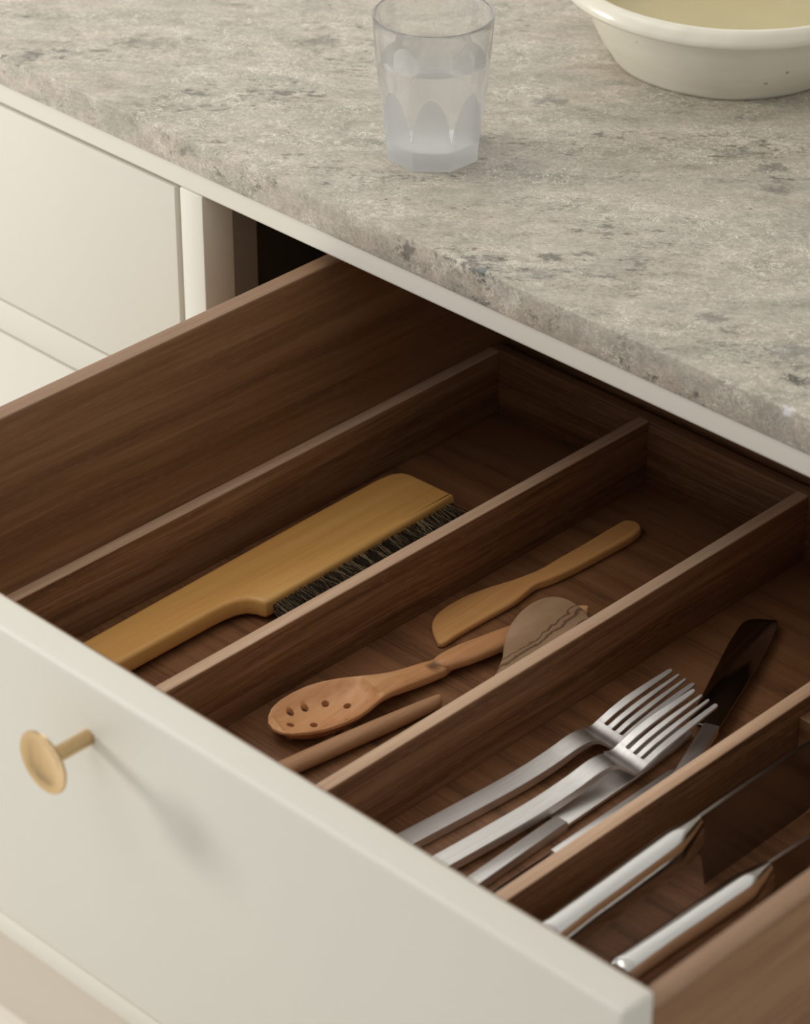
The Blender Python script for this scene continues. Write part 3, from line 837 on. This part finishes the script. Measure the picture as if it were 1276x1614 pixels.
# ---- dinner forks
def fork_mesh():
    bm = bmesh.new()
    HW = 0.0122                                        # half width of the head
    tw, gw = 0.00385, 0.0025
    def zt(y): return interp([(-0.150, 0.0062), (-0.100, 0.0064), (-0.060, 0.0074), (-0.036, 0.0100), (-0.0200, 0.0128), (-0.0110, 0.0126), (-0.0055, 0.0100), (-0.0008, 0.0060), (0.0040, 0.0044), (0.0095, 0.0056), (0.020, 0.0092), (0.040, 0.0140), (0.064, 0.0185)], y)
    def th(y): return interp([(-0.150, 0.0058), (-0.040, 0.0056), (-0.016, 0.0042), (-0.002, 0.0026), (0.02, 0.0022), (0.064, 0.0014)], y)
    def half(y):
        if y < -0.147: return 0.0052
        return lin([(-0.147, 0.0060), (-0.030, 0.0060), (-0.012, 0.0062), (-0.0072, 0.0068), (-0.0045, 0.0082), (-0.0026, 0.0108), (-0.0016, 0.0125), (0.0, 0.0126), (0.006, 0.0122), (0.030, 0.0122), (0.064, 0.0112)], y)
    YR, YTIP = 0.0100, 0.0640                           # slot roots, tips
    ys = [-0.150, -0.1485] + [-0.147 + 0.0087 * i for i in range(11)] + [-0.050 + 0.003 * i for i in range(15)]
    ys += [-0.0058, -0.0040, -0.0022, -0.0012, 0.0, 0.002, 0.004, 0.006, 0.008]
    ys += [YR + gw / 2 * (1 - math.cos(PI / 2 * i / 6)) for i in range(7)]
    ys += [0.0135, 0.0155] + [0.018 + 0.003 * i for i in range(14)] + [0.0595, 0.0615, 0.0630, YTIP]
    ys = sorted(set(round(y, 5) for y in ys))
    rows = []
    for y in ys:
        hw = half(y)
        if y <= YR: g = 0.0
        elif y < YR + gw / 2: g = 2 * math.sqrt(max(0, (gw / 2) ** 2 - (gw / 2 - (y - YR)) ** 2))
        else: g = gw
        # tines taper to their tips
        pitch = (2 * hw - tw) / 3 if y > 0 else 2 * hw / 4
        xs = []
        if y <= YR:
            # columns split where the slots will be
            cs = [-hw, -hw * 0.5, 0, hw * 0.5, hw]
            xs = [(cs[0], cs[1]), (cs[1], cs[2]), (cs[2], cs[3]), (cs[3], cs[4])]
        else:
            cs = [-hw, -hw * 0.5, 0, hw * 0.5, hw]
            for k in range(4):
                a = cs[k] + (g / 2 if k > 0 else 0); b = cs[k + 1] - (g / 2 if k < 3 else 0)
                tp_ = max(0.0, (y - 0.030) / 0.034)
                sh = tp_ ** 1.5 * 0.0007 + (0.0006 if y > YTIP - 0.0007 else 0)
                m_ = (a + b) / 2
                # outer tines keep an even width with the inner ones
                a, b = m_ - max(0.0005, (b - a) / 2 - sh), m_ + max(0.0005, (b - a) / 2 - sh)
                xs.append((a, b))
        rows.append((y, xs))
    def key(x, y, z): return (round(x, 6), round(y, 6), round(z, 6))
    cache = {}
    def V(x, y, z):
        k = key(x, y, z)
        if k not in cache: cache[k] = bm.verts.new((x, y, z))
        return cache[k]
    def crown(x, y):                                     # head is slightly dished across
        if y < 0.0: return 0.0
        return 0.0012 * (x / HW) ** 2 * min(1, y / 0.01) * max(0, 1 - max(0, y - 0.03) / 0.034)
    edges = {}
    for (y0, a0), (y1, a1) in zip(rows[:-1], rows[1:]):
        for k in range(4):
            q = [(a0[k][0], y0), (a0[k][1], y0), (a1[k][1], y1), (a1[k][0], y1)]
            top = [V(x, y, zt(y) + crown(x, y)) for x, y in q]; bot = [V(x, y, zt(y) + crown(x, y) - th(y)) for x, y in q]
            bm.faces.new(top); bm.faces.new(bot[::-1])
            for i in range(4):
                j = (i + 1) % 4
                e = (top[i], top[j], bot[j], bot[i])
                kk = frozenset((top[i], top[j]))
                if kk in edges: edges[kk] = None
                else: edges[kk] = e
    for e in edges.values():
        if e:
            try: bm.faces.new(e[::-1])
            except ValueError: pass
    bmesh.ops.recalc_face_normals(bm, faces=bm.faces)
    me = bpy.data.meshes.new('dinner_fork'); bm.to_mesh(me); bm.free()
    me.materials.append(M['steel'])
    for p in me.polygons: p.use_smooth = True
    me.set_sharp_from_angle(angle=math.radians(40))
    return me
fm = fork_mesh()
def place_fork(label, x, y, z, dx, dy, pitch, roll=0):
    o = bpy.data.objects.new('dinner_fork', fm); COL.objects.link(o)
    o.location = (x, y, z)
    o.rotation_euler = (pitch, roll, math.atan2(-dx, dy))
    b = o.modifiers.new('edge_round', 'BEVEL'); b.width = 0.00045; b.segments = 2; b.limit_method = 'ANGLE'; b.angle_limit = math.radians(50)
    tag(o, label, 'fork', 'steel dinner forks')
place_fork('steel dinner fork next to the wooden divider, flat on the tray floor', -0.0556, -0.0735, TF + 0.0001, 0.0195, 0.198, 0.0)
place_fork('steel dinner fork overlapping the other fork, its head on a knife blade', -0.0268, -0.0890, TF + 0.0066, 0.0220, 0.187, math.radians(2.3))

# ---- table knives
def table_knife(label, mats, x, y, z, ang, blade=0.113, handle=0.110, width=0.0225, pitch=0.0, bw0=0.0165):
    """local axes: +y to the tip; x=0 is the straight back edge"""
    t = thing('table_knife', label, 'knife', (x, y, z), 'steel table knives')
    t.rotation_euler = (pitch, 0, ang)
    hw = 0.0088
    hp = [(0, -handle + 0.0015), (0, 0.0), (-hw, 0.0), (-hw, -handle + 0.0015), (-hw + 0.0012, -handle), (-0.0012, -handle)]
    mb = MB().plate(hp, 0.0, 0.0062, 0.0006, 2)
    mb.build('handle', M['steel'], None, 40).parent = t
    bp = [(0, -0.0004), (0.0002, blade * 0.55), (-0.0010, blade * 0.85), (-0.0026, blade - 0.0030), (-0.0046, blade)]
    bp += [(-0.0150, blade - 0.0030), (-width + 0.0030, blade - 0.0058), (-width + 0.0006, blade - 0.0110), (-width, blade - 0.0170), (-width, blade * 0.70), (-(bw0 + width) / 2, blade * 0.35), (-bw0, 0.0022), (-bw0 + 0.0014, 0.0), (-0.0075, -0.0004)]
    mb = MB().plate(bp, 0.0016, 0.0044, 0.0007, 2)
    mb.build('blade', mats, None, 40).parent = t
    return t
table_knife('grey steel table knife lying under the front fork', M['steel'], -0.0168, -0.1437, TF + 0.0002, math.atan2(0.0035, 0.16))
table_knife('table knife with a mirror dark blade, pointing to the back of the tray', M['flatblade'], -0.0100, -0.0246, TF + 0.0051, math.radians(20.8), blade=0.121, handle=0.096, width=0.0228, bw0=0.0180, pitch=math.radians(-1.6))
t3 = table_knife('table knife mostly hidden behind the wooden divider, under the dark bladed knife', M['flatblade'], 0.0016, -0.168, TF + 0.0002, 0.0, blade=0.07, handle=0.100)
t3.rotation_euler = (0, 0, PI); t3.location = (-0.0078, -0.168, TF + 0.0002)

# ---- kitchen knives standing on their edges
def chef_knife(label, x, yend, yneck, ytip, zspine, ztop, zend, hw, hh, bt, dx):
    t = thing('kitchen_knife', label, 'knife', (x, (yend + ytip) / 2, TF), 'kitchen knives')
    L = yneck - yend
    def px(y): return x + dx * (y - yneck)
    # handle: rounded bar, swelling at the butt and at the neck, pinched to the blade
    rings = []
    n = 44; m = 24
    for i in range(n + 1):
        s = i / n
        if s < 0.10: s = 0.10 * (1 - math.cos(PI / 2 * s / 0.10))
        y = yend + L * s
        zt = lin([(0, zend - 0.0002), (0.5, (zend + ztop) / 2), (0.86, ztop), (1, zspine + 0.0004)], s)
        h = lin([(0, hh * 0.93), (0.5, hh), (0.84, hh * 1.04), (1, hh * 1.0)], s)
        w_ = lin([(0, hw * 1.08), (0.3, hw), (0.82, hw * 1.06), (0.84, hw * 1.04), (0.92, hw * 0.82), (1, hw * 0.5)], s)
        e = 1.0
        if s < 0.06: e = math.sqrt(max(0.0, 1 - (1 - s / 0.06) ** 2)) * 0.55 + 0.45 * min(1, s / 0.02 + 0.3)
        c = zt - h / 2
        ring = []
        for k in range(m):
            a = 2 * PI * k / m
            ca, sa = math.cos(a), math.sin(a)
            p_ = 2 / 2.6
            ring.append(Vector((px(y) + w_ / 2 * e * math.copysign(abs(ca) ** 0.92, ca), y, c + h / 2 * e * math.copysign(abs(sa) ** 0.86, sa))))
        rings.append(ring)
    MB().loft(rings).build('handle', M['polish'], t, smooth=60)
    # blade: spine up, edge on the tray floor
    zb_ = TF + 0.0006
    pr_ = [(yneck - 0.004, zspine), (yneck + 0.02, zspine + 0.0002)]
    Lb = ytip - yneck
    for f in (0.4, 0.6, 0.8, 0.92): pr_.append((yneck + Lb * f, zspine - 0.010 * max(0, f - 0.35) ** 1.6 / 0.5))
    pr_.append((ytip, zb_ + (zspine - zb_) * 0.42))
    for f in (0.92, 0.80, 0.65, 0.45, 0.2): pr_.append((yneck + Lb * f, zb_ + (zspine - zb_) * 0.40 * max(0, (f - 0.38) / 0.62) ** 2))
    pr_ += [(yneck + 0.0085, zb_), (yneck + 0.0052, zb_ + (zspine - zb_) * 0.38), (yneck + 0.0010, zb_ + (zspine - zb_) * 0.52), (yneck - 0.004, zb_ + (zspine - zb_) * 0.60)]
    mb = MB().plate(pr_, x - bt / 2, x + bt / 2, 0.0003, 1, axis='x')
    for v in mb.bm.verts:                               # grind: thinner to the edge, and follow the knife's line
        k = max(0, min(1, (v.co.z - zb_) / (zspine - zb_)))
        v.co.x = px(v.co.y) + (v.co.x - x) * (0.25 + 0.75 * k)
    mb.build('blade', M['blade'], t, smooth=None)
chef_knife('large kitchen knife with steel handle, standing edge down beside the divider', 0.0653, -0.2590, -0.1360, 0.060, 0.7187, 0.7195, 0.7150, 0.0180, 0.0240, 0.0024, 0.002)
chef_knife('smaller kitchen knife with steel handle, standing edge down by the drawer side', 0.1085, -0.2445, -0.1315, 0.045, 0.7100, 0.7110, 0.7070, 0.0180, 0.0235, 0.0022, 0.05)
